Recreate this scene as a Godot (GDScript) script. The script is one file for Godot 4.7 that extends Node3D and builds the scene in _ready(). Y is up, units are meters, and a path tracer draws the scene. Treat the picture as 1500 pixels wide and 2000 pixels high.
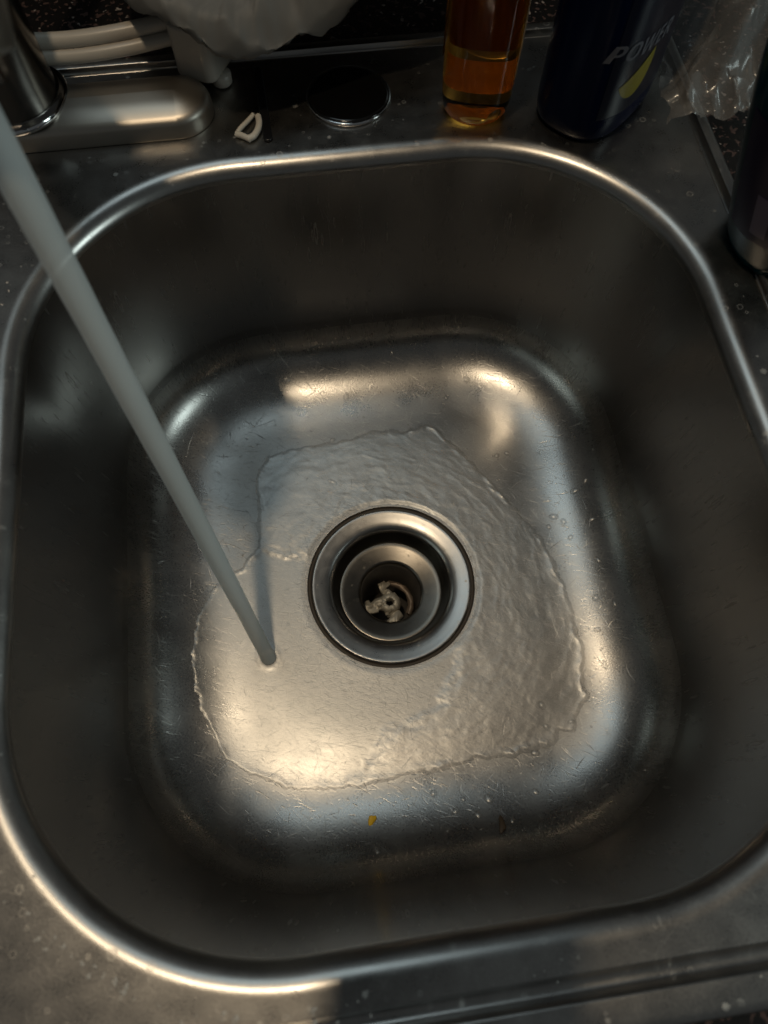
extends Node3D
# A stainless sink bowl seen from above with the tap running. Metres; y = 0 is the flat of the sink deck.

const HX := 0.179          # half width of the bowl mouth
const HZ := 0.1968         # half depth of the bowl mouth
const CR := 0.117          # corner radius of the mouth
const DEPTH := 0.1863      # deck to drain
const FW := 0.068          # where walls turn into the floor: reach inwards
const FH := 0.052          # and rise
const DRAFT := 0.008
const DC := Vector2(0.0014, 0.0043)   # drain centre
const HOLE := 0.0597       # radius of the floor's drain hole
const X0 := -0.36
const X1 := 0.207
const Z0 := -0.285
const Z1 := 0.2155

var rng := RandomNumberGenerator.new()
var used := {}
var M := {}
var noise_a := FastNoiseLite.new()
var noise_b := FastNoiseLite.new()


func _ready() -> void:
	rng.seed = 7
	# camera
	var cam := Camera3D.new()
	cam.name = "camera"
	cam.position = Vector3(-0.0296, 0.3101, 0.1493)
	cam.rotation = Vector3(-1.18254, -0.16628, 0.0285)
	cam.near = 0.01
	cam.far = 20.0
	var lens := CameraAttributesPhysical.new()
	lens.frustum_focal_length = 16.96
	lens.frustum_focus_distance = 0.5
	lens.exposure_aperture = 6.0
	lens.frustum_near = 0.01
	lens.frustum_far = 20.0
	cam.attributes = lens
	cam.fov = 70.567
	add_child(cam)
	# air
	var we := WorldEnvironment.new()
	we.name = "environment"
	var env := Environment.new()
	env.background_mode = Environment.BG_COLOR
	env.background_color = Color(0.055, 0.059, 0.060).linear_to_srgb()
	env.tonemap_mode = Environment.TONE_MAPPER_LINEAR
	env.tonemap_exposure = 1.0
	env.sdfgi_enabled = true
	env.ssao_enabled = true
	env.ssil_enabled = true
	we.environment = env
	add_child(we)
	# lights
	var warm := OmniLight3D.new()
	warm.name = "ceiling_bulb_light"
	warm.position = Vector3(-0.20, 1.35, 0.04)
	warm.light_color = Color(1.0, 0.905, 0.765)
	warm.light_energy = 0.45
	warm.light_size = 0.03
	warm.omni_range = 6.0
	warm.omni_attenuation = 2.0
	warm.shadow_enabled = true
	add_child(warm)
	var cool := AreaLight3D.new()
	cool.name = "cool_ceiling_panel_light"
	cool.area_size = Vector2(0.6, 0.45)
	cool.light_color = Color(0.88, 0.97, 1.0)
	cool.light_energy = 0.15
	cool.area_range = 6.0
	cool.area_attenuation = 2.0
	cool.shadow_enabled = true
	add_child(cool)
	cool.look_at_from_position(Vector3(-0.22, 1.45, -0.62), Vector3(0, 0, 0), Vector3(0, 0, 1))
	var dim := AreaLight3D.new()  # added cool light to brighten the stream; no window stands there
	dim.name = "added_cool_side_light"
	dim.area_size = Vector2(0.4, 0.5)
	dim.light_color = Color(0.92, 1.0, 0.99)
	dim.light_energy = 0.36
	dim.area_range = 6.0
	dim.area_attenuation = 2.0
	dim.shadow_enabled = true
	add_child(dim)
	dim.look_at_from_position(Vector3(1.05, 0.5, 0.35), Vector3(0, 0.05, 0), Vector3(0, 1, 0))

	for n in [noise_a, noise_b]:
		n.noise_type = FastNoiseLite.TYPE_SIMPLEX_SMOOTH
		n.frequency = 1.0
	noise_a.seed = 3
	noise_b.seed = 11
	noise_b.fractal_type = FastNoiseLite.FRACTAL_RIDGED
	noise_b.fractal_octaves = 3
	materials()
	ceiling_lamp(warm.position)
	countertop()
	sink()
	faucet()
	water()
	crumbs()
	orange_bottle()
	blue_bottle()
	green_bottle()
	rack_and_package()
	clear_wrap()
	deck_bits()
	phone()


# ---------------------------------------------------------------- naming

func numbered(called: String) -> String:
	var n: int = used.get(called, 0)
	used[called] = n + 1
	return called if n == 0 else "%s_%03d" % [called, n]


func tag(o: Node, label: String, category: String, group := "", kind := "") -> void:
	if label != "":
		o.set_meta("label", label)
	if category != "":
		o.set_meta("category", category)
	if group != "":
		o.set_meta("group", group)
	if kind != "":
		o.set_meta("kind", kind)


func thing(called: String, label: String, category: String, at := Vector3.ZERO, group := "") -> Node3D:
	var o := Node3D.new()
	o.name = numbered(called)
	o.position = at
	add_child(o, true)
	tag(o, label, category, group)
	return o


func part(called: String, mesh: Mesh, mat: Material, parent: Node) -> MeshInstance3D:
	var o := MeshInstance3D.new()
	o.name = numbered(called) if parent == self else called
	o.mesh = mesh
	o.material_override = mat
	o.cast_shadow = GeometryInstance3D.SHADOW_CASTING_SETTING_ON
	parent.add_child(o, true)
	return o


# ---------------------------------------------------------------- meshes

func mesh_from(v: PackedVector3Array, idx: PackedInt32Array, uv_scale := 1.0) -> ArrayMesh:
	# idx: triangles counter-clockwise seen from outside; emitted clockwise
	var nrm := PackedVector3Array()
	nrm.resize(v.size())
	var out := PackedInt32Array()
	out.resize(idx.size())
	for t in range(0, idx.size(), 3):
		var a := idx[t]
		var b := idx[t + 1]
		var c := idx[t + 2]
		var n := (v[b] - v[a]).cross(v[c] - v[a])
		nrm[a] += n
		nrm[b] += n
		nrm[c] += n
		out[t] = a
		out[t + 1] = c
		out[t + 2] = b
	for i in v.size():
		nrm[i] = nrm[i].normalized() if nrm[i].length() > 0.0 else Vector3.UP
	var uvs := PackedVector2Array()
	uvs.resize(v.size())
	for i in v.size():
		uvs[i] = Vector2(v[i].x, v[i].z) * uv_scale
	var arr := []
	arr.resize(Mesh.ARRAY_MAX)
	arr[Mesh.ARRAY_VERTEX] = v
	arr[Mesh.ARRAY_NORMAL] = nrm
	arr[Mesh.ARRAY_TEX_UV] = uvs
	arr[Mesh.ARRAY_INDEX] = out
	var m := ArrayMesh.new()
	m.add_surface_from_arrays(Mesh.PRIMITIVE_TRIANGLES, arr)
	return m


# rows of equal length; quad (row i, k) -> (row i, k+1) -> (row i+1, k+1) is counter-clockwise from outside
func skin(rows: Array, wrap: bool, flip := false, cap_first := false, cap_last := false) -> ArrayMesh:
	var v := PackedVector3Array()
	var idx := PackedInt32Array()
	var n: int = rows[0].size()
	for r in rows:
		v.append_array(r)
	for i in rows.size() - 1:
		for k in (n if wrap else n - 1):
			var a := i * n + k
			var b := i * n + (k + 1) % n
			var c := a + n
			var d := b + n
			if flip:
				idx.append_array(PackedInt32Array([a, d, b, a, c, d]))
			else:
				idx.append_array(PackedInt32Array([a, b, d, a, d, c]))
	for cap in 2:
		if (cap == 0 and cap_first) or (cap == 1 and cap_last):
			var row: PackedVector3Array = rows[0] if cap == 0 else rows[rows.size() - 1]
			var mid := Vector3.ZERO
			var base := v.size()
			for p in row:
				mid += p / n
			v.append_array(row)
			v.append(mid)
			for k in n:
				var k2 := (k + 1) % n
				if (cap == 0) != flip:
					idx.append_array(PackedInt32Array([base + k2, base + k, base + n]))
				else:
					idx.append_array(PackedInt32Array([base + k, base + k2, base + n]))
	return mesh_from(v, idx)


# some of a mesh's triangles, with the normals of the whole
func band(src: ArrayMesh, from: int, to: int) -> ArrayMesh:
	var arr := src.surface_get_arrays(0)
	var idx: PackedInt32Array = arr[Mesh.ARRAY_INDEX]
	arr[Mesh.ARRAY_INDEX] = idx.slice(from, idx.size() if to < 0 else to)
	var m := ArrayMesh.new()
	m.add_surface_from_arrays(Mesh.PRIMITIVE_TRIANGLES, arr)
	return m


# profile of (radius, y) turned about the y axis; runs so that the outside is to its right when y rises
func lathe(profile: PackedVector2Array, n := 48, sx := 1.0, sz := 1.0, power := 2.0) -> ArrayMesh:
	var rows := []
	for p in profile:
		var row := PackedVector3Array()
		for k in n:
			var a := TAU * k / n
			var c := cos(a)
			var s := sin(a)
			var f := 1.0
			if power != 2.0:
				f = pow(pow(absf(c), power) + pow(absf(s), power), -1.0 / power)
			row.append(Vector3(p.x * c * f * sx, p.y, p.x * s * f * sz))
		rows.append(row)
	return skin(rows, true, true)


func tube(path: PackedVector3Array, radii: PackedFloat32Array, n := 20, squash := 1.0, up := Vector3.UP) -> ArrayMesh:
	var rows := []
	for i in path.size():
		var d := (path[mini(i + 1, path.size() - 1)] - path[maxi(i - 1, 0)]).normalized()
		var side := d.cross(up)
		if side.length() < 0.05:
			side = d.cross(Vector3.RIGHT)
		side = side.normalized()
		var top := side.cross(d).normalized()
		var row := PackedVector3Array()
		for k in n:
			var a := TAU * k / n
			row.append(path[i] + (side * cos(a) + top * sin(a) * squash) * radii[i])
		rows.append(row)
	return skin(rows, true, true, true, true)


func smooth_path(points: Array, steps := 6) -> PackedVector3Array:
	var c := Curve3D.new()
	for i in points.size():
		var a: Vector3 = points[maxi(i - 1, 0)]
		var b: Vector3 = points[mini(i + 1, points.size() - 1)]
		var t := (b - a) / 6.0
		c.add_point(points[i], -t, t)
	var out := PackedVector3Array()
	for i in points.size() - 1:
		for s in steps:
			out.append(c.sample(i, float(s) / steps))
	out.append(points[points.size() - 1])
	return out


func even(n: int, r: float) -> PackedFloat32Array:
	var a := PackedFloat32Array()
	a.resize(n)
	a.fill(r)
	return a


# box with rounded vertical corners and a bevelled top and bottom, centred in x, z and standing on y = 0
func slab(size: Vector3, corner: float, bevel: float, n := 8) -> ArrayMesh:
	var rows := []
	var prof := [[-bevel, 0.0], [-bevel * 0.3, bevel * 0.3], [0.0, bevel], [0.0, size.y - bevel], [-bevel * 0.3, size.y - bevel * 0.3], [-bevel, size.y]]
	for p in prof:
		var row := PackedVector3Array()
		for q in 4:
			var sx: float = [1, -1, -1, 1][q]
			var sz: float = [1, 1, -1, -1][q]
			for k in n + 1:
				var a := PI / 2 * (q + float(k) / n)
				var c := Vector3(sx * (size.x / 2 - corner), p[1], sz * (size.z / 2 - corner))
				row.append(c + Vector3(cos(a), 0, sin(a)) * (corner + p[0]))
		rows.append(row)
	return skin(rows, true, true, true, true)


func box_into(st: SurfaceTool, lo: Vector3, hi: Vector3) -> void:
	var b := BoxMesh.new()
	b.size = hi - lo
	st.append_from(b, 0, Transform3D(Basis(), (lo + hi) / 2))


# ---------------------------------------------------------------- materials

func plain(rgb: Color, rough: float, metal := 0.0) -> StandardMaterial3D:
	var m := StandardMaterial3D.new()
	m.albedo_color = rgb.linear_to_srgb()
	m.roughness = rough
	m.metallic = metal
	return m


func noise_bytes(seed_: int, freq: float, octaves: int, size: int) -> PackedByteArray:
	var n := FastNoiseLite.new()
	n.seed = seed_
	n.frequency = freq
	n.fractal_octaves = octaves
	return n.get_seamless_image(size, size).get_data()


func scratches(size: int, count: int, seed_: int, lean: float) -> PackedFloat32Array:
	var r := RandomNumberGenerator.new()
	r.seed = seed_
	var out := PackedFloat32Array()
	out.resize(size * size)
	for i in count:
		var p := Vector2(r.randf(), r.randf()) * size
		if lean > 0.3 and r.randf() < 0.65:
			p = Vector2(0.48 + r.randfn() * 0.13, 0.53 + r.randfn() * 0.15) * size
		var a := r.randf() * TAU
		if r.randf() < lean:
			a = 0.5 + r.randfn() * 0.3
		var bend := r.randfn() * 0.004
		var amp := 0.28 * (0.25 + r.randf() * r.randf()) * (1.0 if r.randf() < 0.72 else -1.0)
		var n := int(46 * (0.2 + r.randf() * r.randf() * r.randf() * 3.0))
		var wide := lean > 0.3
		if wide:
			amp *= 1.05
		var d := Vector2.from_angle(a)
		for k in n:
			var h := amp * sin(PI * k / n)
			var x := posmod(int(p.x), size)
			var y := posmod(int(p.y), size)
			out[y * size + x] += h
			if wide:
				out[y * size + (x + 1) % size] += h * 0.6
				out[((y + 1) % size) * size + x] += h * 0.6
			p += d
			d = d.rotated(bend)
	return out


func materials() -> void:
	# steel of the basin: one sheet of scratches, laid flat over 0.4 m and drawn down the walls
	var big := 2048
	var sc := scratches(big, 24000, 5, 0.6)
	var blot := noise_bytes(21, 0.006, 5, big)
	var fine := noise_bytes(4, 0.12, 2, big)
	var height := PackedByteArray()
	var dull := PackedByteArray()
	var tint := PackedByteArray()
	height.resize(big * big)
	dull.resize(big * big)
	tint.resize(big * big * 3)
	for i in big * big:
		var s: float = sc[i]
		var b: float = blot[i] / 255.0 - 0.5
		var f: float = fine[i] / 255.0 - 0.5
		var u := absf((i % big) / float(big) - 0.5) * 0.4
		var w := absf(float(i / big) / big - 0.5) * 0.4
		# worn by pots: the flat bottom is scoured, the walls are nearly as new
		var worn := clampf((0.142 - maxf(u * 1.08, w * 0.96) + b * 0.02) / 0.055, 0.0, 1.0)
		height[i] = int(clampf(0.5 + s * 0.55 + f * 0.08, 0.0, 1.0) * 255.0)
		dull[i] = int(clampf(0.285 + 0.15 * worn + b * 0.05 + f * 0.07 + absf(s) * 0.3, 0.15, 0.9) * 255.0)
		var t := clampf(0.615 + b * 0.06 + s * 0.32 + f * 0.07, 0.0, 1.0) * 255.0
		tint[i * 3] = int(t)
		tint[i * 3 + 1] = int(t * 0.985)
		tint[i * 3 + 2] = int(t * 0.965)
	var steel := StandardMaterial3D.new()
	steel.resource_name = "scratched_steel"
	steel.metallic = 1.0
	steel.albedo_texture = ImageTexture.create_from_image(Image.create_from_data(big, big, false, Image.FORMAT_RGB8, tint))
	steel.roughness = 1.0
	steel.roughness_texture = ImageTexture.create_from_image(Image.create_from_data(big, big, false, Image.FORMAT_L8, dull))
	steel.heightmap_enabled = true
	steel.heightmap_texture = ImageTexture.create_from_image(Image.create_from_data(big, big, false, Image.FORMAT_L8, height))
	steel.heightmap_scale = 0.025
	steel.uv1_scale = Vector3(2.5, 2.5, 1)
	steel.uv1_offset = Vector3(0.5, 0.5, 0)
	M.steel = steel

	# deck and strainer: smoother steel, with dried water spots of lime
	var size := 1024
	var dsc := scratches(size, 1500, 8, 0.2)
	var dblot := noise_bytes(31, 0.011, 4, size)
	var dfine := noise_bytes(14, 0.16, 2, size)
	var spots := Image.create(size, size, false, Image.FORMAT_RGB8)
	var srough := Image.create(size, size, false, Image.FORMAT_RF)
	var bump := Image.create(size, size, false, Image.FORMAT_RF)
	for y in size:
		for x in size:
			var i := y * size + x
			var s: float = dsc[i]
			var b: float = dblot[i] / 255.0 - 0.5
			var f: float = dfine[i] / 255.0 - 0.5
			var t := clampf(0.63 + b * 0.05 + s * 0.2 + f * 0.05, 0.0, 1.0)
			spots.set_pixel(x, y, Color(t, t * 0.985, t * 0.965))
			var g := clampf(0.305 + b * 0.07 + f * 0.06 + absf(s) * 0.4, 0.15, 0.9)
			srough.set_pixel(x, y, Color(g, g, g))
			var h := 0.5 + s * 0.5 + f * 0.15
			bump.set_pixel(x, y, Color(h, h, h))
	for i in 420:
		var c := Vector2(rng.randf() * size, rng.randf() * size)
		var rad := 1.0 + rng.randf() * rng.randf() * 9.0
		var ring := rng.randf() < 0.6
		var amt := 0.25 + rng.randf() * 0.5
		for y in range(int(c.y - rad - 1), int(c.y + rad + 2)):
			for x in range(int(c.x - rad - 1), int(c.x + rad + 2)):
				var d := Vector2(x, y).distance_to(c) / rad + 0.3 * noise_a.get_noise_2d(x * 0.2, y * 0.2)
				if d > 1.0:
					continue
				var k := amt * (smoothstep(0.55, 0.9, d) if ring else 1.0 - 0.4 * d)
				var px := posmod(x, size)
				var py := posmod(y, size)
				spots.set_pixel(px, py, spots.get_pixel(px, py).lerp(Color(0.86, 0.85, 0.82), k * 0.6))
				var g: float = lerpf(srough.get_pixel(px, py).r, 0.75, k)
				srough.set_pixel(px, py, Color(g, g, g))
	var deck := StandardMaterial3D.new()
	deck.resource_name = "spotted_steel"
	deck.metallic = 1.0
	deck.roughness = 1.0
	deck.heightmap_enabled = true
	deck.heightmap_texture = ImageTexture.create_from_image(bump)
	deck.uv1_triplanar = true
	deck.uv1_world_triplanar = true
	deck.uv1_scale = Vector3.ONE * 4.6
	deck.albedo_texture = ImageTexture.create_from_image(spots)
	deck.roughness_texture = ImageTexture.create_from_image(srough)
	deck.heightmap_scale = 0.008
	M.deck = deck

	var wall := deck.duplicate() as StandardMaterial3D
	wall.resource_name = "wall_steel"
	wall.albedo_texture = null
	wall.albedo_color = Color(0.6, 0.591, 0.58)
	wall.roughness = 0.8
	wall.heightmap_scale = 0.003
	wall.uv1_scale = Vector3(8.0, 1.0, 8.0)
	M.wall = wall
	var flange := deck.duplicate() as StandardMaterial3D
	flange.resource_name = "strainer_steel"
	flange.uv1_scale = Vector3.ONE * 7.3
	flange.heightmap_scale = 0.005
	M.flange = flange
	M.cup = flange.duplicate()
	M.cup.resource_name = "darker_strainer_steel"
	M.cup.albedo_color = Color(0.70, 0.685, 0.66)  # same strainer steel in a darker tone, for throat and cup
	M.nickel = plain(Color(0.42, 0.38, 0.33), 0.4, 1.0)
	M.chrome = plain(Color(0.62, 0.62, 0.62), 0.1, 1.0)
	M.dark_metal = plain(Color(0.16, 0.15, 0.14), 0.22, 1.0)
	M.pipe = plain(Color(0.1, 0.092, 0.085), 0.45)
	M.putty = plain(Color(0.045, 0.032, 0.02), 0.55)
	M.cast = plain(Color(0.5, 0.46, 0.38), 0.5, 0.35)
	M.brown_cast = plain(Color(0.2, 0.15, 0.11), 0.45, 0.4)
	M.black_gloss = plain(Color(0.004, 0.004, 0.004), 0.12)
	M.black = plain(Color(0.006, 0.006, 0.007), 0.35)
	M.white_plastic = plain(Color(0.42, 0.38, 0.33), 0.35)
	M.cream = plain(Color(0.6, 0.56, 0.49), 0.15)
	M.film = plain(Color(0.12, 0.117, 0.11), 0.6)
	M.paper = plain(Color(0.72, 0.66, 0.55), 0.7)
	M.paper_brown = plain(Color(0.12, 0.07, 0.05), 0.6)
	M.red_print = plain(Color(0.28, 0.07, 0.06), 0.6)
	M.lime = plain(Color(0.45, 0.42, 0.38), 0.45)
	M.yellow = plain(Color(0.72, 0.46, 0.02), 0.5)
	M.brown = plain(Color(0.05, 0.035, 0.022), 0.5)
	M.print_white = plain(Color(0.085, 0.085, 0.1), 0.4)
	M.print_yellow = plain(Color(0.17, 0.135, 0.012), 0.4)
	M.purple = plain(Color(0.014, 0.009, 0.03), 0.35)
	M.purple.metallic_specular = 0.25
	M.lilac = plain(Color(0.05, 0.036, 0.085), 0.45)
	M.navy = plain(Color(0.0012, 0.0035, 0.018), 0.2)
	M.navy.metallic_specular = 0.25
	M.navy_label = plain(Color(0.004, 0.005, 0.013), 0.3)

	var drop := StandardMaterial3D.new()
	drop.resource_name = "water"
	drop.albedo_color = Color(1, 1, 1, 0)
	drop.roughness = 0.02
	drop.refraction_enabled = true
	drop.refraction_scale = 0.033
	M.water = drop

	var sheet := StandardMaterial3D.new()
	sheet.resource_name = "running_water"
	sheet.albedo_color = Color(0.9, 0.9, 0.89, 0.2)
	sheet.metallic = 1.0
	sheet.roughness = 0.36
	sheet.transparency = BaseMaterial3D.TRANSPARENCY_ALPHA
	sheet.clearcoat_enabled = true
	sheet.clearcoat = 0.3
	sheet.clearcoat_roughness = 0.13
	M.sheet = sheet
	M.bead = sheet

	var jet := StandardMaterial3D.new()
	jet.resource_name = "aerated_water"
	jet.albedo_color = Color(0.88, 0.9, 0.895, 0.74)
	jet.roughness = 0.28
	jet.transparency = BaseMaterial3D.TRANSPARENCY_ALPHA
	jet.backlight_enabled = true
	jet.backlight = Color(0.85, 0.85, 0.85)
	M.jet = jet

	var amber := StandardMaterial3D.new()
	amber.resource_name = "amber_soap"
	amber.albedo_color = Color(0.97, 0.70, 0.28, 0.0)
	amber.roughness = 0.03
	amber.refraction_enabled = true
	amber.refraction_scale = 0.036
	M.amber = amber
	M.teal = plain(Color(0.002, 0.026, 0.034), 0.16)
	M.teal.metallic_specular = 0.22

	var clear := StandardMaterial3D.new()
	clear.resource_name = "clear_film"
	clear.albedo_color = Color(0.6, 0.59, 0.58, 0.36)
	clear.roughness = 0.27
	clear.transparency = BaseMaterial3D.TRANSPARENCY_ALPHA
	clear.clearcoat_enabled = true
	clear.clearcoat = 1.0
	clear.clearcoat_roughness = 0.12
	M.clear = clear

	# speckled dark granite
	var gs := 512
	var gim := Image.create(gs, gs, false, Image.FORMAT_RGB8)
	var cell := FastNoiseLite.new()
	cell.seed = 9
	cell.noise_type = FastNoiseLite.TYPE_SIMPLEX_SMOOTH
	cell.frequency = 0.05
	cell.fractal_octaves = 3
	var ci: Image = cell.get_seamless_image(gs, gs)
	cell.seed = 15
	cell.frequency = 0.035
	var cj: Image = cell.get_seamless_image(gs, gs)
	for y in gs:
		for x in gs:
			var a: float = ci.get_pixel(x, y).r
			var b: float = cj.get_pixel(x, y).r
			var col := Color(0.008, 0.007, 0.007)
			col = col.lerp(Color(0.07, 0.045, 0.04), smoothstep(0.6, 0.72, a))
			col = col.lerp(Color(0.3, 0.26, 0.24), smoothstep(0.76, 0.84, b))
			gim.set_pixel(x, y, col.linear_to_srgb())
	var granite := StandardMaterial3D.new()
	granite.resource_name = "dark_granite"
	granite.albedo_texture = ImageTexture.create_from_image(gim)
	granite.roughness = 0.25
	granite.uv1_triplanar = true
	granite.uv1_world_triplanar = true
	granite.uv1_scale = Vector3.ONE * 6.0
	M.granite = granite


# ---------------------------------------------------------------- setting

func ceiling_lamp(at: Vector3) -> void:
	var t := thing("ceiling_lamp", "small warm glowing bulb hanging high above the sink", "lamp", at)
	var glow := StandardMaterial3D.new()
	glow.resource_name = "lit_bulb"
	glow.albedo_color = Color(0.9, 0.88, 0.82)
	glow.emission_enabled = true
	glow.emission = Color(1.0, 0.92, 0.80)
	glow.emission_energy_multiplier = 3.0
	var bulb := PackedVector2Array()
	for k in 17:
		var a := -PI / 2 + PI * k / 16.0
		bulb.append(Vector2(0.034 * cos(a), 0.034 * sin(a)))
	part("bulb", lathe(bulb, 32), glow, t)
	part("socket", lathe(PackedVector2Array([Vector2(0.0, 0.0345), Vector2(0.016, 0.0345), Vector2(0.017, 0.08), Vector2(0.0, 0.082)]), 24), M.black, t)


func countertop() -> void:
	var st := SurfaceTool.new()
	st.begin(Mesh.PRIMITIVE_TRIANGLES)
	box_into(st, Vector3(-0.6, -0.04, -0.42), Vector3(0.62, -0.002, -0.293))
	box_into(st, Vector3(0.2155, -0.04, -0.293), Vector3(0.62, -0.002, 0.28))
	box_into(st, Vector3(-0.6, -0.04, 0.2345), Vector3(0.2155, -0.002, 0.28))
	var o := part("countertop", st.commit(), M.granite, self)
	tag(o, "dark speckled granite countertop around the steel sink", "", "", "structure")
	var bs := SurfaceTool.new()
	bs.begin(Mesh.PRIMITIVE_TRIANGLES)
	box_into(bs, Vector3(-0.6, -0.04, -0.44), Vector3(0.62, 0.28, -0.4205))
	var wall := part("backsplash", bs.commit(), M.granite, self)
	tag(wall, "dark speckled granite backsplash behind the sink", "", "", "structure")


# mouth outline: N points, with outward normals
func mouth(inset: float, n: int) -> Array:
	var pts := PackedVector3Array()
	var nrm := PackedVector3Array()
	var ex := HX - CR
	var ez := HZ - CR
	var quarter := PI / 2 * CR
	var total := 4.0 * (ex + ez + quarter)
	for k in n:
		var s := total * k / n
		var p: Vector2
		var d: Vector2
		# start at the middle of the right side, going towards +z
		var legs := [ez, quarter, 2 * ex, quarter, 2 * ez, quarter, 2 * ex, quarter, ez]
		var leg := 0
		while leg < 8 and s > legs[leg]:
			s -= legs[leg]
			leg += 1
		match leg:
			0:
				d = Vector2(1, 0); p = Vector2(HX, s)
			1:
				d = Vector2.from_angle(s / CR); p = Vector2(ex, ez) + d * CR
			2:
				d = Vector2(0, 1); p = Vector2(ex - s, HZ)
			3:
				d = Vector2.from_angle(PI / 2 + s / CR); p = Vector2(-ex, ez) + d * CR
			4:
				d = Vector2(-1, 0); p = Vector2(-HX, ez - s)
			5:
				d = Vector2.from_angle(PI + s / CR); p = Vector2(-ex, -ez) + d * CR
			6:
				d = Vector2(0, -1); p = Vector2(-ex + s, -HZ)
			7:
				d = Vector2.from_angle(PI * 1.5 + s / CR); p = Vector2(ex, -ez) + d * CR
			_:
				d = Vector2(1, 0); p = Vector2(HX, -ez + s)
		p -= d * inset
		pts.append(Vector3(p.x, 0, p.y))
		nrm.append(Vector3(d.x, 0, d.y))
	return [pts, nrm]


func floor_y(x: float, z: float) -> float:
	var ins := DRAFT + FW
	var r := CR - ins
	var ax := absf(x) - (HX - ins) + r
	var az := absf(z) - (HZ - ins) + r
	var s := Vector2(maxf(ax, 0), maxf(az, 0)).length() + minf(maxf(ax, az), 0) - r
	var y := -DEPTH + 0.0012 * smoothstep(HOLE, 0.118, Vector2(x, z).distance_to(DC))
	if s > 0:
		var q := 1.0 - pow(1.0 - minf(s / FW, 0.985), 1.0 / 1.3)
		y += FH * (1.0 - sqrt(1.0 - q * q))
	return y


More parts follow.
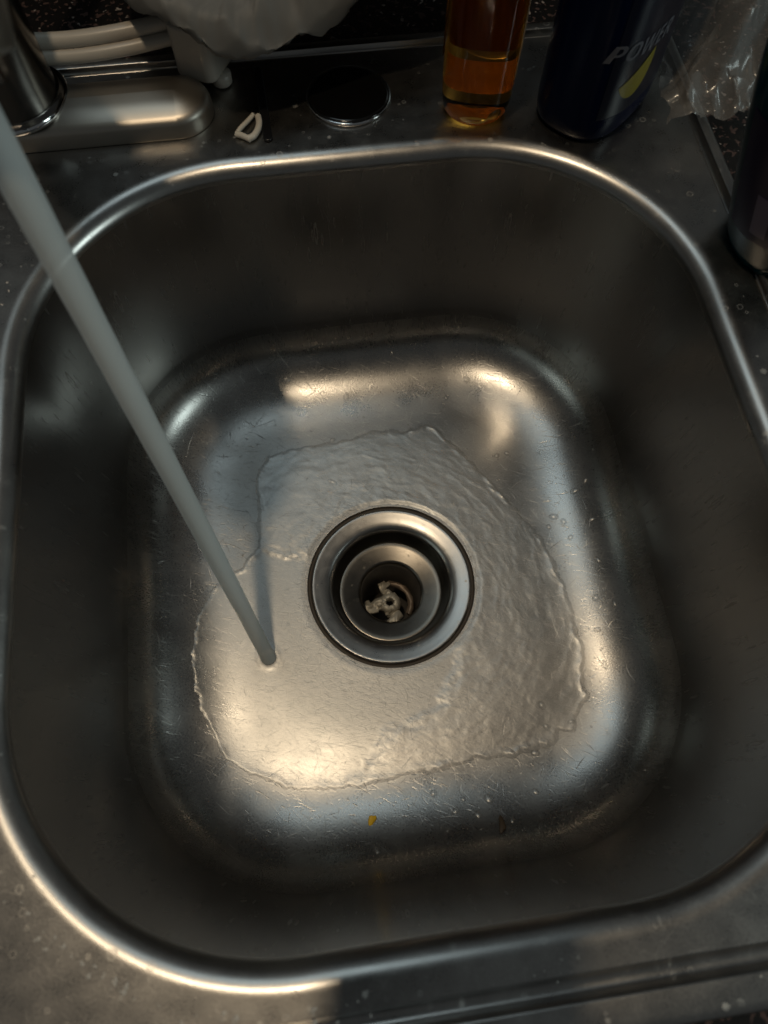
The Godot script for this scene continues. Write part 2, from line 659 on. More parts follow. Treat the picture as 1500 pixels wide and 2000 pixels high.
func sink() -> void:
	var t := thing("sink", "brushed stainless steel kitchen sink with one deep rounded bowl", "sink")
	var n := 320
	var rows := []
	var rim := 0.0108
	var drop := 0.0092
	# rim roll and deck first
	var prof := []
	var yb := -DEPTH + 0.0012 + FH
	for k in range(1, 10):
		prof.append([DRAFT * (k - 1) / 8.0, lerpf(-drop, yb, (k - 1) / 8.0)])
	for k in range(1, 25):
		var a := PI / 2 * k / 24.0
		prof.append([DRAFT + FW * pow(1.0 - cos(a), 1.3), yb - FH * sin(a)])
	for p in prof:
		var row: PackedVector3Array = mouth(p[0], n)[0]
		for k in n:
			row[k].y = p[1]
		rows.append(row)
	var inner: PackedVector3Array = rows[rows.size() - 1]
	for s in range(1, 15):
		var row := PackedVector3Array()
		for k in n:
			var q := Vector2(inner[k].x, inner[k].z)
			var c := DC + (q - DC).normalized() * HOLE
			var g := q.lerp(c, s / 14.0)
			row.append(Vector3(g.x, floor_y(g.x, g.y), g.y))
		rows.append(row)
	for e in [[0.0002, -0.0003], [0.0003, -0.0025]]:
		var row := PackedVector3Array()
		for p in rows[rows.size() - 1]:
			var q: Vector2 = (Vector2(p.x, p.z) - DC).normalized() * (HOLE - e[0]) + DC
			row.append(Vector3(q.x, -DEPTH + e[1], q.y))
		rows.append(row)
	var shell := skin(rows, true)
	part("basin_wall", band(shell, 0, 11 * n * 6), M.wall, t)
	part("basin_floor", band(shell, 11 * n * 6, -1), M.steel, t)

	# deck: from the rim's flat ring out to the bead
	var edge: PackedVector3Array = mouth(-rim - 0.0012, n)[0]
	var drows := []
	var outer := PackedVector3Array()
	var frac := []
	for k in n:
		var d := Vector2(edge[k].x, edge[k].z)
		var tx := INF
		var tz := INF
		if absf(d.x) > 1e-6:
			tx = (X1 if d.x > 0 else X0) / d.x
		if absf(d.y) > 1e-6:
			tz = (Z1 if d.y > 0 else Z0) / d.y
		var q := d * minf(tx, tz)
		outer.append(Vector3(q.x, 0, q.y))
	for c in [Vector3(X0, 0, Z0), Vector3(X1, 0, Z0), Vector3(X0, 0, Z1), Vector3(X1, 0, Z1)]:
		var best := 0
		for k in n:
			if outer[k].distance_to(c) < outer[best].distance_to(c):
				best = k
		outer[best] = c
	for s in 9:
		var row := PackedVector3Array()
		for k in n:
			row.append(edge[k].lerp(outer[k], 1.0 - s / 8.0))
		drows.append(row)
	for k in 19:
		var a := PI / 2 * k / 18.0
		var row: PackedVector3Array = mouth(-rim + rim * sin(a), n)[0]
		for i in n:
			row[i].y = -drop + drop * cos(a)
		drows.append(row)
	part("deck", skin(drows, true), M.deck, t)
	var lip := []
	for e in [[0.0, 0.0], [0.0005, -0.0005], [0.0013, -0.0020], [0.0028, -0.0022], [0.0036, -0.0008], [0.0043, 0.0018], [0.0050, 0.0025], [0.0090, 0.0026], [0.0102, 0.0022], [0.0110, 0.0012], [0.0112, -0.0004], [0.0112, -0.0045]]:
		var row := PackedVector3Array()
		for k in n:
			var p := outer[k]
			var fx: float = inverse_lerp(X0, X1, p.x)
			var fz: float = inverse_lerp(Z0, Z1, p.z)
			row.append(Vector3(lerpf(X0 - e[0], X1 + e[0], fx), e[1], lerpf(Z0 - e[0], Z1 + e[0] * 1.9, fz)))
		lip.append(row)
	part("raised_edge", skin(lip, true, true), M.deck, t)

	# drain: flange, stepped cup, cross
	var y0 := -DEPTH
	var fl := PackedVector2Array()
	for p in [[0.0571, -0.0030], [0.0570, -0.0008], [0.0565, 0.0003], [0.0556, 0.0006], [0.0540, 0.0002], [0.0510, -0.0003], [0.0480, -0.0009], [0.0455, -0.0016], [0.0438, -0.0025], [0.0425, -0.0039], [0.0417, -0.0050], [0.0414, -0.0065]]:
		fl.append(Vector2(p[0], y0 + p[1]))
	var drain := part("drain_flange", lathe(fl, 96), M.flange, t)
	drain.position = Vector3(DC.x, 0, DC.y)
	var wall := PackedVector2Array()
	for p in [[0.0414, -0.0065], [0.0405, -0.010], [0.0385, -0.0165], [0.0372, -0.0180]]:
		wall.append(Vector2(p[0], y0 + p[1]))
	part("drain_throat", lathe(wall, 96), M.cup, drain)
	var cup := PackedVector2Array()
	for p in [[0.0372, -0.0180], [0.0362, -0.0178], [0.0335, -0.0182], [0.0280, -0.0198], [0.0245, -0.0206], [0.0230, -0.0212], [0.0222, -0.0226], [0.0220, -0.0250]]:
		cup.append(Vector2(p[0], y0 + p[1]))
	part("drain_cup", lathe(cup, 96), M.cup, drain)
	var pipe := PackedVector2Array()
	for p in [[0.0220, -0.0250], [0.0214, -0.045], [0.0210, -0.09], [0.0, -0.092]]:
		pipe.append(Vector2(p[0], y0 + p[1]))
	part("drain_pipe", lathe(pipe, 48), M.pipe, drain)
	var ring := PackedVector2Array()
	for p in [[0.0595, -0.0026], [0.0595, -0.0018], [0.0572, -0.0016], [0.0570, -0.0028]]:
		ring.append(Vector2(p[0], y0 + p[1]))
	part("putty_ring", lathe(ring, 96), M.putty, drain)
	# worn crossbar with a hub deep in the throat
	var hub_y := y0 - 0.052
	var hub := PackedVector2Array()
	for p in [[0.0026, -0.004], [0.0026, 0.0016], [0.0036, 0.0030], [0.0062, 0.0026], [0.0080, 0.0008], [0.0084, -0.0030]]:
		hub.append(Vector2(p[0], hub_y + p[1]))
	part("drain_hub", rough_up(lathe(hub, 32), 0.0018, 300.0), M.cast, drain)
	for bar in [[176.0, 0.0050, 0.0206], [84.0, 0.0052, 0.0206], [-100.0, 0.0032, 0.0170]]:
		var a: float = bar[0]
		var d := Vector3(cos(deg_to_rad(a)), 0, sin(deg_to_rad(a)))
		var sidew := Vector3(-d.z, 0, d.x)
		var pth := PackedVector3Array()
		var rad := PackedFloat32Array()
		for k in 9:
			pth.append(Vector3(0, hub_y - 0.001 + 0.0012 * sin(k * 1.3 + a), 0) + d * lerpf(0.0060, bar[2], k / 8.0) + sidew * 0.0016 * sin(k * 0.9 + a))
			rad.append(bar[1] * (0.8 + 0.18 * sin(k * 2.1 + a) + 0.25 * (k / 8.0)))
		part("drain_bar", rough_up(tube(pth, rad, 20, 0.6), 0.0030, 360.0), M.cast, drain)
	var arc := PackedVector3Array()
	for k in 15:
		var g := deg_to_rad(lerpf(-85.0, 38.0, k / 14.0))
		arc.append(Vector3(cos(g) * 0.0165, hub_y - 0.003, sin(g) * 0.0165))
	part("drain_bar", rough_up(tube(arc, even(15, 0.0024), 14, 0.8), 0.0014, 320.0), M.brown_cast, drain)
	# round cover over the spare tap hole
	var cov := PackedVector2Array()
	for p in [[0.0243, 0.0002], [0.0245, 0.0014], [0.0240, 0.0024], [0.0228, 0.0029], [0.0215, 0.0030], [0.0, 0.0042]]:
		cov.append(Vector2(p[0], p[1]))
	var cover := part("tap_hole_cover", lathe(cov, 64), M.black_gloss, t)
	cover.position = Vector3(0.008, 0, -0.247)
	var bead := PackedVector2Array()
	for p in [[0.0248, 0.0002], [0.0256, 0.0008], [0.0254, 0.0018], [0.0246, 0.0020]]:
		bead.append(Vector2(p[0], p[1]))
	part("cover_rim", lathe(bead, 64), M.chrome, cover)


func rough_up(m: ArrayMesh, amount: float, freq: float) -> ArrayMesh:
	var arr := m.surface_get_arrays(0)
	var v: PackedVector3Array = arr[Mesh.ARRAY_VERTEX]
	var nn: PackedVector3Array = arr[Mesh.ARRAY_NORMAL]
	for i in v.size():
		v[i] += nn[i] * amount * noise_a.get_noise_3dv(v[i] * freq)
	var idx: PackedInt32Array = arr[Mesh.ARRAY_INDEX]
	for k in range(0, idx.size(), 3):
		var b := idx[k + 1]
		idx[k + 1] = idx[k + 2]
		idx[k + 2] = b
	return mesh_from(v, idx)


# ---------------------------------------------------------------- tap and water

func faucet() -> void:
	var t := thing("faucet", "brushed nickel faucet with an oblong base plate on the back deck", "faucet", Vector3(-0.183, 0, -0.245))
	var rows := []
	for p in [[0.0, 0.0003], [0.0003, 0.002], [-0.0004, 0.0085], [-0.0018, 0.0112], [-0.0045, 0.0126], [-0.009, 0.0145], [-0.014, 0.0158], [-0.0205, 0.0164]]:
		var row := PackedVector3Array()
		for k in 80:
			var a := TAU * k / 80
			var c := cos(a)
			var s := sin(a)
			var hx := 0.0895 if c >= 0 else -0.0895
			row.append(Vector3(hx + c * (0.0205 + p[0]), p[1], s * (0.0205 + p[0])))
		rows.append(row)
	part("base_plate", skin(rows, true, true, false, true), M.nickel, t)
	var body := PackedVector2Array()
	for p in [[0.0285, 0.0128], [0.0295, 0.0145], [0.0290, 0.0165], [0.0268, 0.0180], [0.0255, 0.0185], [0.0250, 0.03], [0.0245, 0.11], [0.0225, 0.118], [0.0, 0.121]]:
		body.append(Vector2(p[0], p[1]))
	var b := part("body", lathe(body, 48), M.dark_metal, t)
	b.position = Vector3(0, 0, -0.006)
	var ring := PackedVector2Array()
	for p in [[0.0297, 0.0138], [0.0304, 0.0150], [0.0304, 0.0162], [0.0297, 0.0172]]:
		ring.append(Vector2(p[0], p[1]))
	part("body_ring", lathe(ring, 48), M.chrome, b)
	var out := Vector3(-0.1146, 0.172, -0.0446) - t.position
	var path := smooth_path([Vector3(0.004, 0.09, 0.004), Vector3(0.016, 0.15, 0.03), Vector3(0.04, 0.19, 0.085), Vector3(0.07, 0.205, 0.15), out + Vector3(-0.006, 0.026, -0.018), out + Vector3(-0.0005, 0.004, -0.001)], 8)
	var rad := PackedFloat32Array()
	for i in path.size():
		rad.append(0.014 + 0.013 * sin(PI * pow(1.0 - float(i) / path.size(), 0.8)))
	part("spout", tube(path, rad, 24), M.nickel, t)
	var tip := part("aerator", tube(PackedVector3Array([out + Vector3(-0.001, 0.010, -0.003), out]), PackedFloat32Array([0.0118, 0.0112]), 24), M.chrome, t)
	var lever := smooth_path([Vector3(0, 0.12, -0.006), Vector3(0.004, 0.135, -0.012), Vector3(0.02, 0.15, -0.045), Vector3(0.03, 0.155, -0.075)], 6)
	part("lever", tube(lever, even(lever.size(), 0.008), 16, 0.6), M.nickel, t)


func seg_dist(p: Vector2, a: Vector2, b: Vector2) -> float:
	var d := b - a
	return p.distance_to(a + d * clampf((p - a).dot(d) / d.length_squared(), 0.0, 1.0))


func signed_dist(p: Vector2, poly: PackedVector2Array) -> float:
	var best := INF
	for i in poly.size():
		best = minf(best, seg_dist(p, poly[i], poly[(i + 1) % poly.size()]))
	return best if Geometry2D.is_point_in_polygon(p, poly) else -best


func outline(mm: Array) -> PackedVector2Array:
	var out := PackedVector2Array()
	for i in range(0, mm.size(), 2):
		out.append(Vector2(mm[i], mm[i + 1]) * 0.001)
	return out


func water() -> void:
	# the falling jet
	var t := thing("water_stream", "pale aerated stream of tap water falling into the sink", "water stream", Vector3(-0.0891, -0.1845, 0.0452))
	var path := PackedVector3Array()
	var rad := PackedFloat32Array()
	var top := Vector3(-0.1146, 0.1715, -0.0446) - t.position
	for k in 61:
		var u := k / 60.0
		var p := top * u
		p += Vector3(top.x, 0, top.z) * 0.10 * u * (1.0 - u)
		path.append(p)
		var r := lerpf(0.0048, 0.0056, u) * (1.0 + 0.03 * noise_a.get_noise_1d(u * 7.0) + 0.012 * noise_a.get_noise_1d(u * 31.0))
		if k < 3:
			r *= [1.12, 1.05, 1.0][k]
		rad.append(r)
	part("jet", tube(path, rad, 28), M.jet, t)

	# the sheet of water running over the floor
	var area := outline([-78, -108, -47, -112, -31, -112, -15, -114, 2, -117, 17, -118, 30, -114, 42, -118, 53, -115, 66, -97, 81, -73, 99, -43, 113, -19, 120, 6, 124, 33, 123, 50, 125, 68, 120, 90, 121, 100, 114, 108, 106, 121, 98, 119, 91, 127, 63, 131, 40, 129, 15, 133, -5, 132, -32, 135, -58, 135, -84, 130, -106, 119, -122, 106, -132, 85, -138, 61, -140, 40, -136, 16, -122, -12, -104, -21, -90, -36, -88, -62, -88, -88])
	var calm := outline([-140, 40, -136, 16, -122, -12, -104, -21, -85, -30, -76, -24, -66, -25, -57, -17, -46, -18, 1, 7, 36, 60, 33, 72, 24, 82, 18, 93, 2, 98, -12, 100, -21, 106, -25, 113, -34, 118, -37, 126, -58, 136, -84, 132, -106, 121, -122, 108, -133, 85, -140, 61])
	var step := 0.0011
	var lo := Vector2(-0.146, -0.124)
	var nx := int(0.275 / step)
	var nz := int(0.264 / step)
	var ids := PackedInt32Array()
	ids.resize(nx * nz)
	ids.fill(-1)
	var v := PackedVector3Array()
	for j in nz:
		for i in nx:
			var p := lo + Vector2(i, j) * step
			var rd := p.distance_to(DC)
			if rd < 0.0606:
				continue
			var wob := Vector2(noise_a.get_noise_2d(p.x * 70, p.y * 70), noise_a.get_noise_2d(p.x * 70 + 40, p.y * 70)) * 0.0026 + Vector2(noise_a.get_noise_2d(p.x * 260, p.y * 260), noise_a.get_noise_2d(p.x * 260 + 70, p.y * 260)) * 0.0009
			var d := signed_dist(p + wob, area)
			if d < -0.0026:
				continue
			var c := signed_dist(p + wob * 1.5, calm)
			var rough := smoothstep(-0.001, 0.009, -c)
			# the current wheels round the drain: waves drawn out along it
			var ang := (p - DC).angle()
			var al := ang * 0.075
			var warp := 0.006 * noise_a.get_noise_2d(p.x * 30, p.y * 30)
			var w1 := noise_b.get_noise_2d(al * 30 + 3, (rd + warp) * 75)
			var w2 := noise_a.get_noise_2d(al * 110, (rd + warp) * 240)
			var w3 := noise_a.get_noise_2d(p.x * 480 + 9, p.y * 480) * (0.4 + 1.8 * smoothstep(0.085, 0.06, rd) * smoothstep(-0.2, 0.3, -(p.y - DC.y) / rd) + 1.2 * absf(noise_a.get_noise_2d(p.x * 26, p.y * 26 + 8)))
			var flow := noise_a.get_noise_2d(p.x * 36 + 5, p.y * 36)
			var h := 0.00045 + 0.00003 * w2 + 0.00002 * w3
			h += rough * (0.0007 + 0.00020 * w1 + 0.00005 * w2 + 0.00004 * w3 + 0.00028 * flow)
			# the jump at the border of the calm pool, and the bead along the outer edge
			h += 0.00045 * exp(-pow((c + 0.0024) / 0.0020, 2.0)) * smoothstep(-0.4, 0.5, noise_a.get_noise_2d(p.x * 45 + 20, p.y * 45)) * (0.6 + 0.8 * absf(w2))
			h += 0.0006 * exp(-pow((d - 0.0020) / 0.0017, 2.0)) * smoothstep(-0.25, 0.5, noise_a.get_noise_2d(p.x * 34 + 60, p.y * 34)) * (0.8 + 0.9 * w2)
			# ripples round the foot of the jet
			var rj := p.distance_to(Vector2(-0.0891, 0.0452))
			h += 0.00005 * sin(rj * 900.0 + 2.0 * w2) * exp(-rj * 90.0)
			h += 0.0003 * exp(-pow((rj - 0.0066) / 0.0016, 2.0)) * (1.0 + 0.5 * noise_a.get_noise_2d(p.x * 300, p.y * 300))
			var fade := smoothstep(-0.0022, 0.0016, d)
			var y := floor_y(p.x, p.y) + h * fade - 0.0006 * (1.0 - fade)
			y -= 0.8 * h * smoothstep(0.0650, 0.0606, rd)
			ids[j * nx + i] = v.size()
			v.append(Vector3(p.x, y, p.y))
	var idx := PackedInt32Array()
	for j in nz - 1:
		for i in nx - 1:
			var a := ids[j * nx + i]
			var b := ids[j * nx + i + 1]
			var c := ids[(j + 1) * nx + i]
			var d := ids[(j + 1) * nx + i + 1]
			if a >= 0 and b >= 0 and c >= 0 and d >= 0:
				idx.append_array(PackedInt32Array([a, c, d, a, d, b]))
	var sheet := part("water_sheet", mesh_from(v, idx), M.sheet, self)
	tag(sheet, "thin rippled sheet of water spreading round the drain", "water")

	# drops
	var bead := dome(1.0, 0.5, 14, 5)
	var upper := outline([-31, -80, 28, -176, -27, -115, -57, -167, -99, -149, 96, -85, 104, -86, 50, -146, 84, -152, 162, -137, -12, -150, 66, -140])
	drop_row(upper, bead, true, "clear water drop at the back of the bowl, %s from the left", "water drops at the back of the bowl")
	var right := outline([135, -11, 127, -29, 141, 36, 151, 43, 122, -22, 153, -50, 133, -24, 137, 58, 136, 82, 145, -45, 148, 10, 150, -20])
	drop_row(right, bead, false, "clear water drop on the right slope of the bowl, %s from the back", "water drops on the right of the bowl")
	var front := outline([106, 115, 89, 116, 89, 102, 78, 131, 26, 152, 42, 154, 72, 154, 53, 168, -32, 173, 8, 146, 20, 158, 33, 162])
	drop_row(front, bead, true, "clear water drop at the front of the bowl, %s from the left", "water drops at the front of the bowl")
	# the finest droplets, past counting
	var mm := MultiMesh.new()
	mm.transform_format = MultiMesh.TRANSFORM_3D
	mm.mesh = dome(1.0, 0.55, 8, 3)
	var spots: Array[Transform3D] = []
	while spots.size() < 150:
		var p := Vector2(rng.randf_range(-0.155, 0.162), rng.randf_range(-0.17, 0.175))
		if signed_dist(p, area) > -0.004 or (p.x < 0.0 and p.y > -0.1 and rng.randf() < 0.85):
			continue
		spots.append(drop_place(p, rng.randf_range(0.0004, 0.0011)))
	mm.instance_count = spots.size()
	for i in spots.size():
		mm.set_instance_transform(i, spots[i])
	var fine := MultiMeshInstance3D.new()
	fine.name = "water_droplets"
	fine.multimesh = mm
	fine.material_override = M.bead
	add_child(fine, true)
	tag(fine, "fine scattered water droplets over the bowl floor", "water droplets", "", "stuff")
	# crusts of lime along the front and left of the rim
	var lm := MultiMesh.new()
	lm.transform_format = MultiMesh.TRANSFORM_3D
	lm.mesh = rough_up(dome(1.0, 0.35, 8, 3), 0.5, 1.6)
	lm.instance_count = 110
	var heart := 60
	for k in 110:
		if k % 12 == 0:
			heart = rng.randi_range(60, 205)
		var m := mouth(-0.016 - 0.003 * absf(rng.randfn()), 320)
		var i := posmod(heart + int(rng.randfn() * 5.0), 320)
		var q: Vector3 = m[0][i]
		var r := rng.randf_range(0.0002, 0.0006) * (1.0 + rng.randf())
		lm.set_instance_transform(k, Transform3D(Basis.from_euler(Vector3(0, rng.randf() * TAU, 0)).scaled_local(Vector3(r * rng.randf_range(1.0, 2.2), r, r)), Vector3(q.x, -0.0001, q.z)))
	var lime := MultiMeshInstance3D.new()
	lime.name = "lime_specks"
	lime.multimesh = lm
	lime.material_override = M.lime
	add_child(lime, true)
	tag(lime, "pale specks of dried lime along the front and left of the bowl rim", "lime specks", "", "stuff")


func dome(r: float, h: float, n: int, m: int) -> ArrayMesh:
	var prof := PackedVector2Array()
	for k in m + 1:
		var a := PI / 2 * k / m
		prof.append(Vector2(r * cos(a), h * sin(a) - 0.04))
	return lathe(prof, n)


func drop_place(p: Vector2, r: float) -> Transform3D:
	var e := 0.001
	var y := floor_y(p.x, p.y)
	var up := Vector3(y - floor_y(p.x + e, p.y), e, y - floor_y(p.x, p.y + e)).normalized()
	var side := up.cross(Vector3(0, 0, 1)).normalized()
	var b := Basis(side, up, side.cross(up)).rotated(up, rng.randf() * TAU)
	return Transform3D(b.scaled_local(Vector3(r * rng.randf_range(0.8, 1.5), r, r * rng.randf_range(0.7, 1.1))), Vector3(p.x, y, p.y))


func drop_row(spots: PackedVector2Array, mesh: Mesh, by_x: bool, label: String, group: String) -> void:
	var list := Array(spots)
	list.sort_custom(func(a, b): return a.x < b.x if by_x else a.y < b.y)
	var order := ["first", "second", "third", "fourth", "fifth", "sixth", "seventh", "eighth", "ninth", "tenth", "eleventh", "twelfth", "thirteenth", "fourteenth"]
	for i in list.size():
		var o := part("water_drop", mesh, M.bead, self)
		o.transform = drop_place(list[i], rng.randf_range(0.0017, 0.0033))
		tag(o, label % order[i], "water drop", group)


func crumbs() -> void:
	var st := PackedVector3Array()
	var rows := []
	for p in [[0.0024, 0.0], [0.0029, 0.0005], [0.0026, 0.0012], [0.0008, 0.0015]]:
		var row := PackedVector3Array()
		for k in 14:
			var a := TAU * k / 14
			var r: float = p[0] * (1.0 + 0.28 * cos(a * 2 + 0.6) + 0.2 * sin(a * 3) + 0.12 * sin(a * 5 + 1))
			row.append(Vector3(cos(a) * r, p[1], sin(a) * r))
		rows.append(row)
	var m := skin(rows, true, true, true, true)
	var o := part("food_crumb", m, M.yellow, self)
	o.position = Vector3(-0.033, floor_y(-0.033, 0.156) + 0.0002, 0.156)
	o.rotation = Vector3(0.25, 0.7, 0)
	tag(o, "small bright yellow food crumb on the bowl floor near the front", "crumb")
	var d := part("food_crumb", m, M.brown, self)
	d.transform = drop_place(Vector2(0.046, 0.170), 1.0)
	d.transform.basis = d.transform.basis.orthonormalized().scaled_local(Vector3(1.6, 1.3, 0.9))
	tag(d, "dark elongated brown food crumb on the front slope of the bowl", "crumb")


# ---------------------------------------------------------------- things behind the bowl

func orange_bottle() -> void:
	var t := thing("orange_soap_bottle", "clear bottle of orange liquid soap on the back of the sink", "bottle", Vector3(0.0820, 0.0004, -0.2285))
	var prof := PackedVector2Array()
	for p in [[0.0, 0.0022], [0.0120, 0.0016], [0.0185, 0.0], [0.0215, 0.0008], [0.0236, 0.0035], [0.0248, 0.010], [0.0254, 0.022], [0.0258, 0.045], [0.0262, 0.09], [0.0262, 0.125], [0.024, 0.14], [0.0165, 0.152], [0.0125, 0.158], [0.0120, 0.17], [0.0, 0.1705]]:
		prof.append(Vector2(p[0], p[1]))
	part("bottle", lathe(prof, 64, 0.83, 0.76), M.amber, t)
	part("back_label", label_patch(0.0219, 0.0201, deg_to_rad(195), deg_to_rad(335), 0.030, 0.115, 18), M.paper_brown, t)
	part("back_label", label_patch(0.0219, 0.0201, deg_to_rad(215), deg_to_rad(300), 0.004, 0.024, 14), M.paper, t)
	var cap := PackedVector2Array()
	for p in [[0.0145, 0.160], [0.0148, 0.162], [0.0148, 0.182], [0.0135, 0.185], [0.0, 0.1855]]:
		cap.append(Vector2(p[0], p[1]))
	part("cap", lathe(cap, 32, 0.8, 0.8), M.white_plastic, t)


# thin printed sheet wrapped on an upright oval, from angle a0 to a1 (0 = +x, 90 = +z)
func label_patch(rx: float, rz: float, a0: float, a1: float, y0: float, y1: float, n: int) -> ArrayMesh:
	var rows := []
	for e in [[0.0, y0], [0.0003, y0 + 0.0004], [0.0003, y1 - 0.0004], [0.0, y1]]:
		var row := PackedVector3Array()
		for k in n + 1:
			var a := lerpf(a0, a1, float(k) / n)
			row.append(Vector3(cos(a) * (rx + e[0]), e[1], sin(a) * (rz + e[0])))
		rows.append(row)
	return skin(rows, false, true)


func oval_depth(s: float, a: float, b: float, power: float) -> float:
	return b * pow(maxf(1.0 - pow(absf(s) / a, power), 0.0), 1.0 / power)


func blue_bottle() -> void:
	var t := thing("blue_soap_bottle", "dark blue dish soap bottle with a yellow lemon print", "bottle", Vector3(0.154, 0.0004, -0.2265))
	# local x runs along the label towards the back right, local z faces the front right
	t.rotation.y = atan2(0.68, 0.73)
	var a := 0.040
	var b := 0.0275
	var power := 2.7
	var rows := []
	for p in [[0.70, 0.0016], [0.88, 0.0], [0.94, 0.0008], [0.985, 0.005], [1.0, 0.012], [1.0, 0.06], [1.0, 0.10], [0.97, 0.14], [0.86, 0.175], [0.6, 0.20], [0.36, 0.212], [0.33, 0.225]]:
		var row := PackedVector3Array()
		for k in 72:
			var g := TAU * k / 72
			var f := pow(pow(absf(cos(g)), power) + pow(absf(sin(g)), power), -1.0 / power)
			row.append(Vector3(cos(g) * f * a * p[0], p[1], sin(g) * f * b * lerpf(p[0], 1.0, 0.0)))
		rows.append(row)
	part("bottle", skin(rows, true, true, true, true), M.navy, t)
	var lrows := []
	for e in [[0.0, 0.016], [0.0003, 0.0166], [0.0003, 0.109], [0.0, 0.1096]]:
		var row := PackedVector3Array()
		for k in 25:
			var s := lerpf(-0.034, 0.034, k / 24.0)
			row.append(Vector3(s, e[1], oval_depth(s, a, b, power) + e[0] + 0.0001))
		lrows.append(row)
	var lab := part("front_label", skin(lrows, false), M.navy_label, t)
	var txt := TextMesh.new()
	txt.text = "POWER"
	var font := SystemFont.new()
	font.font_names = PackedStringArray(["Droid Sans"])
	font.font_weight = 700
	txt.font = font
	txt.font_size = 32
	txt.pixel_size = 0.00040
	txt.depth = 0.0
	part("printed_word", wrap_on(txt, a, b, power, Vector2(-0.0155, 0.0545), 0.28, 0.0007), M.print_white, lab)
	# lemon slice: a half disc lying on the label
	var lem := PackedVector3Array()
	var idx := PackedInt32Array()
	for i in 9:
		for k in 19:
			var g := PI + PI * k / 18.0 + 0.45
			lem.append(Vector3(cos(g) * 0.0125, sin(g) * 0.0165, 0) * (i / 8.0))
	for i in 8:
		for k in 18:
			var q := i * 19 + k
			idx.append_array(PackedInt32Array([q, q + 19, q + 20, q, q + 20, q + 1]))
	part("printed_lemon", wrap_on(mesh_from(lem, idx), a, b, power, Vector2(-0.0165, 0.0415), 0.0, 0.0007), M.print_yellow, lab)
	var cap := PackedVector2Array()
	for p in [[0.0135, 0.221], [0.0138, 0.223], [0.0132, 0.243], [0.0, 0.2445]]:
		cap.append(Vector2(p[0], p[1]))
	part("cap", lathe(cap, 32), M.white_plastic, t)


func wrap_on(src: Mesh, a: float, b: float, power: float, at: Vector2, slant: float, off: float) -> ArrayMesh:
	var arr := src.surface_get_arrays(0)
	var v: PackedVector3Array = arr[Mesh.ARRAY_VERTEX]
	for i in v.size():
		var x := v[i].x + v[i].y * slant + at.x
		v[i] = Vector3(x, v[i].y + at.y, oval_depth(x, a, b, power) + off)
	var idx: PackedInt32Array = arr[Mesh.ARRAY_INDEX] if arr[Mesh.ARRAY_INDEX] != null else PackedInt32Array(range(v.size()))
	for k in range(0, idx.size(), 3):
		var q := idx[k + 1]
		idx[k + 1] = idx[k + 2]
		idx[k + 2] = q
	return mesh_from(v, idx)


func green_bottle() -> void:
	var t := thing("green_soap_bottle", "dark green bottle with a purple label on the counter right of the sink", "bottle", Vector3(0.2360, 0.0028, -0.106))
	t.rotation = Vector3(0, 0, 0.3)
	var prof := PackedVector2Array()
	for p in [[0.0, 0.002], [0.024, 0.001], [0.029, 0.0], [0.033, 0.001], [0.0365, 0.005], [0.0385, 0.014], [0.0395, 0.04], [0.0395, 0.10], [0.037, 0.13], [0.028, 0.155], [0.016, 0.168], [0.0145, 0.18], [0.0, 0.181]]:
		prof.append(Vector2(p[0], p[1]))
	part("bottle", lathe(prof, 64, 0.9, 0.9), M.teal, t)
	var lab := part("front_label", label_patch(0.0358, 0.0358, deg_to_rad(50), deg_to_rad(182), 0.03, 0.1, 30), M.purple, t)
	var stripe := label_patch(0.0363, 0.0363, deg_to_rad(142), deg_to_rad(156), 0.036, 0.062, 6)
	part("printed_stripe", stripe, M.lilac, lab)
	var cap := PackedVector2Array()
	for p in [[0.017, 0.172], [0.0172, 0.174], [0.0168, 0.198], [0.0, 0.2]]:
		cap.append(Vector2(p[0], p[1]))
	part("cap", lathe(cap, 32), M.white_plastic, t)


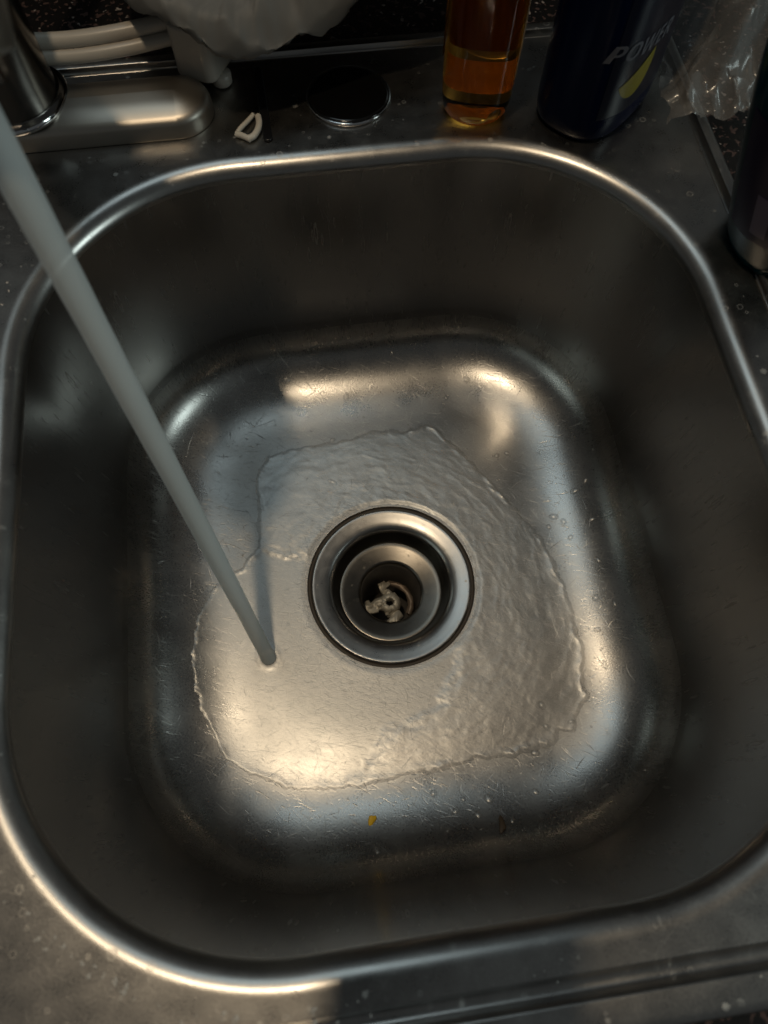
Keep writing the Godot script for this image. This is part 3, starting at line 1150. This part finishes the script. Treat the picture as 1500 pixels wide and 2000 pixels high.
func rack_and_package() -> void:
	var t := thing("dish_rack", "cream plastic dish rack with a double rail behind the faucet", "dish rack", Vector3(-0.08, 0.0, -0.29))
	var o := t.position
	for r in [[0.030, -0.278, 0.0044], [0.0235, -0.2735, 0.0040]]:
		var path := smooth_path([Vector3(-0.186, r[0], r[1] - 0.006), Vector3(-0.176, r[0], r[1] + 0.001), Vector3(-0.15, r[0], r[1] + 0.004), Vector3(-0.12, r[0] + 0.001, r[1] + 0.003), Vector3(-0.09, r[0] + 0.002, r[1] - 0.002), Vector3(-0.072, r[0] + 0.002, r[1] - 0.006)], 6)
		for i in path.size():
			path[i] -= o
		part("rail", tube(path, even(path.size(), r[2]), 16), M.white_plastic, t)
	var post := part("corner_post", slab(Vector3(0.026, 0.031, 0.03), 0.006, 0.002), M.white_plastic, t)
	post.position = Vector3(-0.075, 0.006, -0.277) - o
	post.rotation.y = -0.5
	var foot := PackedVector2Array()
	for p in [[0.0, 0.0005], [0.005, 0.0005], [0.006, 0.0015], [0.006, 0.007], [0.0, 0.0075]]:
		foot.append(Vector2(p[0], p[1]))
	for f in [Vector3(-0.0665, 0, -0.268), Vector3(-0.083, 0, -0.283)]:
		part("foot", lathe(foot, 20), M.white_plastic, t).position = f - o

	# soft package lying on the rack and hanging over the deck
	var n := 44
	var edge := [Vector3(-0.105, 0.052, -0.255), Vector3(-0.085, 0.050, -0.243), Vector3(-0.071, 0.044, -0.235), Vector3(-0.0515, 0.038, -0.2325), Vector3(-0.040, 0.038, -0.2325), Vector3(-0.0165, 0.040, -0.2395), Vector3(0.004, 0.044, -0.246), Vector3(0.022, 0.048, -0.251), Vector3(0.05, 0.052, -0.258), Vector3(0.075, 0.055, -0.275), Vector3(0.08, 0.06, -0.32), Vector3(0.06, 0.06, -0.37), Vector3(-0.02, 0.06, -0.39), Vector3(-0.11, 0.06, -0.37), Vector3(-0.125, 0.056, -0.31)]
	var ring := smooth_path(edge + [edge[0]], 12)
	var rows := []
	var mid := Vector3(-0.02, 0.055, -0.31)
	var m := ring.size() - 1
	for s in [0.0, 0.1, 0.2, 0.3, 0.4, 0.5, 0.6, 0.68, 0.76, 0.83, 0.89, 0.94, 0.975, 0.993, 1.0, 0.985, 0.94, 0.85, 0.7, 0.5, 0.3, 0.0]:
		var top := rows.size() < 14
		var row := PackedVector3Array()
		for k in m:
			var p := mid.lerp(ring[k], s)
			var puff := sqrt(maxf(1.0 - s * s, 0.0))
			p.y += puff * (0.026 if top else -0.010)
			p.y += 0.0075 * noise_b.get_noise_3dv(p * 15.0 + Vector3(3, 11 if top else 0, 0)) * (0.3 + s)
			p += Vector3(0, 0.006, 0) * noise_a.get_noise_3dv(p * 38.0 + Vector3(0, 7 if top else 0, 0)) * s
			row.append(p)
		rows.append(row)
	var pk := thing("plastic_package", "crumpled whitish plastic package hanging over the back of the sink", "package", mid)
	for row in rows:
		for k in row.size():
			row[k] -= mid
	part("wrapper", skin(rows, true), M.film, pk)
	var pr := []
	for i in 2:
		var row := PackedVector3Array()
		for k in 7:
			row.append(Vector3(-0.03 + k * 0.0085, 0.081 - 0.0005 * (k - 3) * (k - 3), -0.315 + i * 0.02) - mid)
		pr.append(row)


func clear_wrap() -> void:
	var rows := []
	var n := 70
	for j in n:
		var row := PackedVector3Array()
		for i in n:
			var u := i / (n - 1.0)
			var w := j / (n - 1.0)
			var p := Vector3(lerpf(0.190, 0.330, u), 0.0, lerpf(-0.345, -0.190, w))
			p.x += (1.0 - w) * 0.01
			var e := minf(minf(u, 1 - u), minf(w, 1 - w))
			var bulge := smoothstep(0.0, 0.35, e)
			var h := 0.006 + 0.05 * bulge
			h += (0.018 * noise_b.get_noise_2d(u * 2.2, w * 2.2) + 0.011 * noise_b.get_noise_2d(u * 5 + 3, w * 5) + 0.004 * noise_b.get_noise_2d(u * 13 + 3, w * 13)) * (0.4 + bulge)
			p.y = maxf(h, 0.001)
			p.x += 0.006 * noise_a.get_noise_2d(u * 6, w * 6)
			p.z += 0.006 * noise_a.get_noise_2d(u * 6 + 20, w * 6)
			row.append(p)
		rows.append(row)
	var o := part("plastic_wrap", skin(rows, false, true), M.clear, self)
	tag(o, "crumpled clear plastic wrap between the blue and the green bottle", "plastic wrap")


func deck_bits() -> void:
	# pale clip with two prongs beside a dark strip
	var t := thing("plastic_clip", "small cream plastic clip lying on the deck left of the black cover", "clip", Vector3(-0.052, 0.0, -0.226))
	var o := t.position
	var a := smooth_path([Vector3(-0.0500, 0.0022, -0.2365), Vector3(-0.0535, 0.0026, -0.2315), Vector3(-0.0580, 0.0026, -0.2262), Vector3(-0.0605, 0.0022, -0.2225)], 5)
	var b := smooth_path([Vector3(-0.0472, 0.0022, -0.2350), Vector3(-0.0470, 0.0026, -0.2300), Vector3(-0.0480, 0.0028, -0.2240), Vector3(-0.0510, 0.0026, -0.2190), Vector3(-0.0545, 0.0022, -0.2175)], 5)
	var c := smooth_path([Vector3(-0.0610, 0.0020, -0.2225), Vector3(-0.0570, 0.0024, -0.2200), Vector3(-0.0530, 0.0020, -0.2170)], 5)
	for q in [[a, 0.0014], [b, 0.0019], [c, 0.0017]]:
		var path: PackedVector3Array = q[0]
		for i in path.size():
			path[i] -= o
		part("prong", tube(path, even(path.size(), q[1]), 12), M.cream, t)
	var strip := part("black_strip", slab(Vector3(0.0052, 0.0016, 0.062), 0.0024, 0.0005), M.black, self)
	strip.position = Vector3(-0.0438, 0.0003, -0.2465)
	strip.rotation.y = 0.03
	tag(strip, "narrow black strip lying on the deck beside the cream clip", "strip")


func phone() -> void:
	# the telephone that takes the picture and shades the front of the bowl
	var t := thing("phone", "dark mobile phone above the front of the sink", "phone")
	t.transform = Transform3D(Basis.from_euler(Vector3(-1.18254, -0.16628, 0.0285)), Vector3(-0.0296, 0.3101, 0.1493))
	var s := slab(Vector3(0.076, 0.008, 0.162), 0.01, 0.0015)
	var o := part("case", s, M.black, t)
	o.rotation.x = PI / 2
	o.position = Vector3(-0.019, -0.066, 0.004)
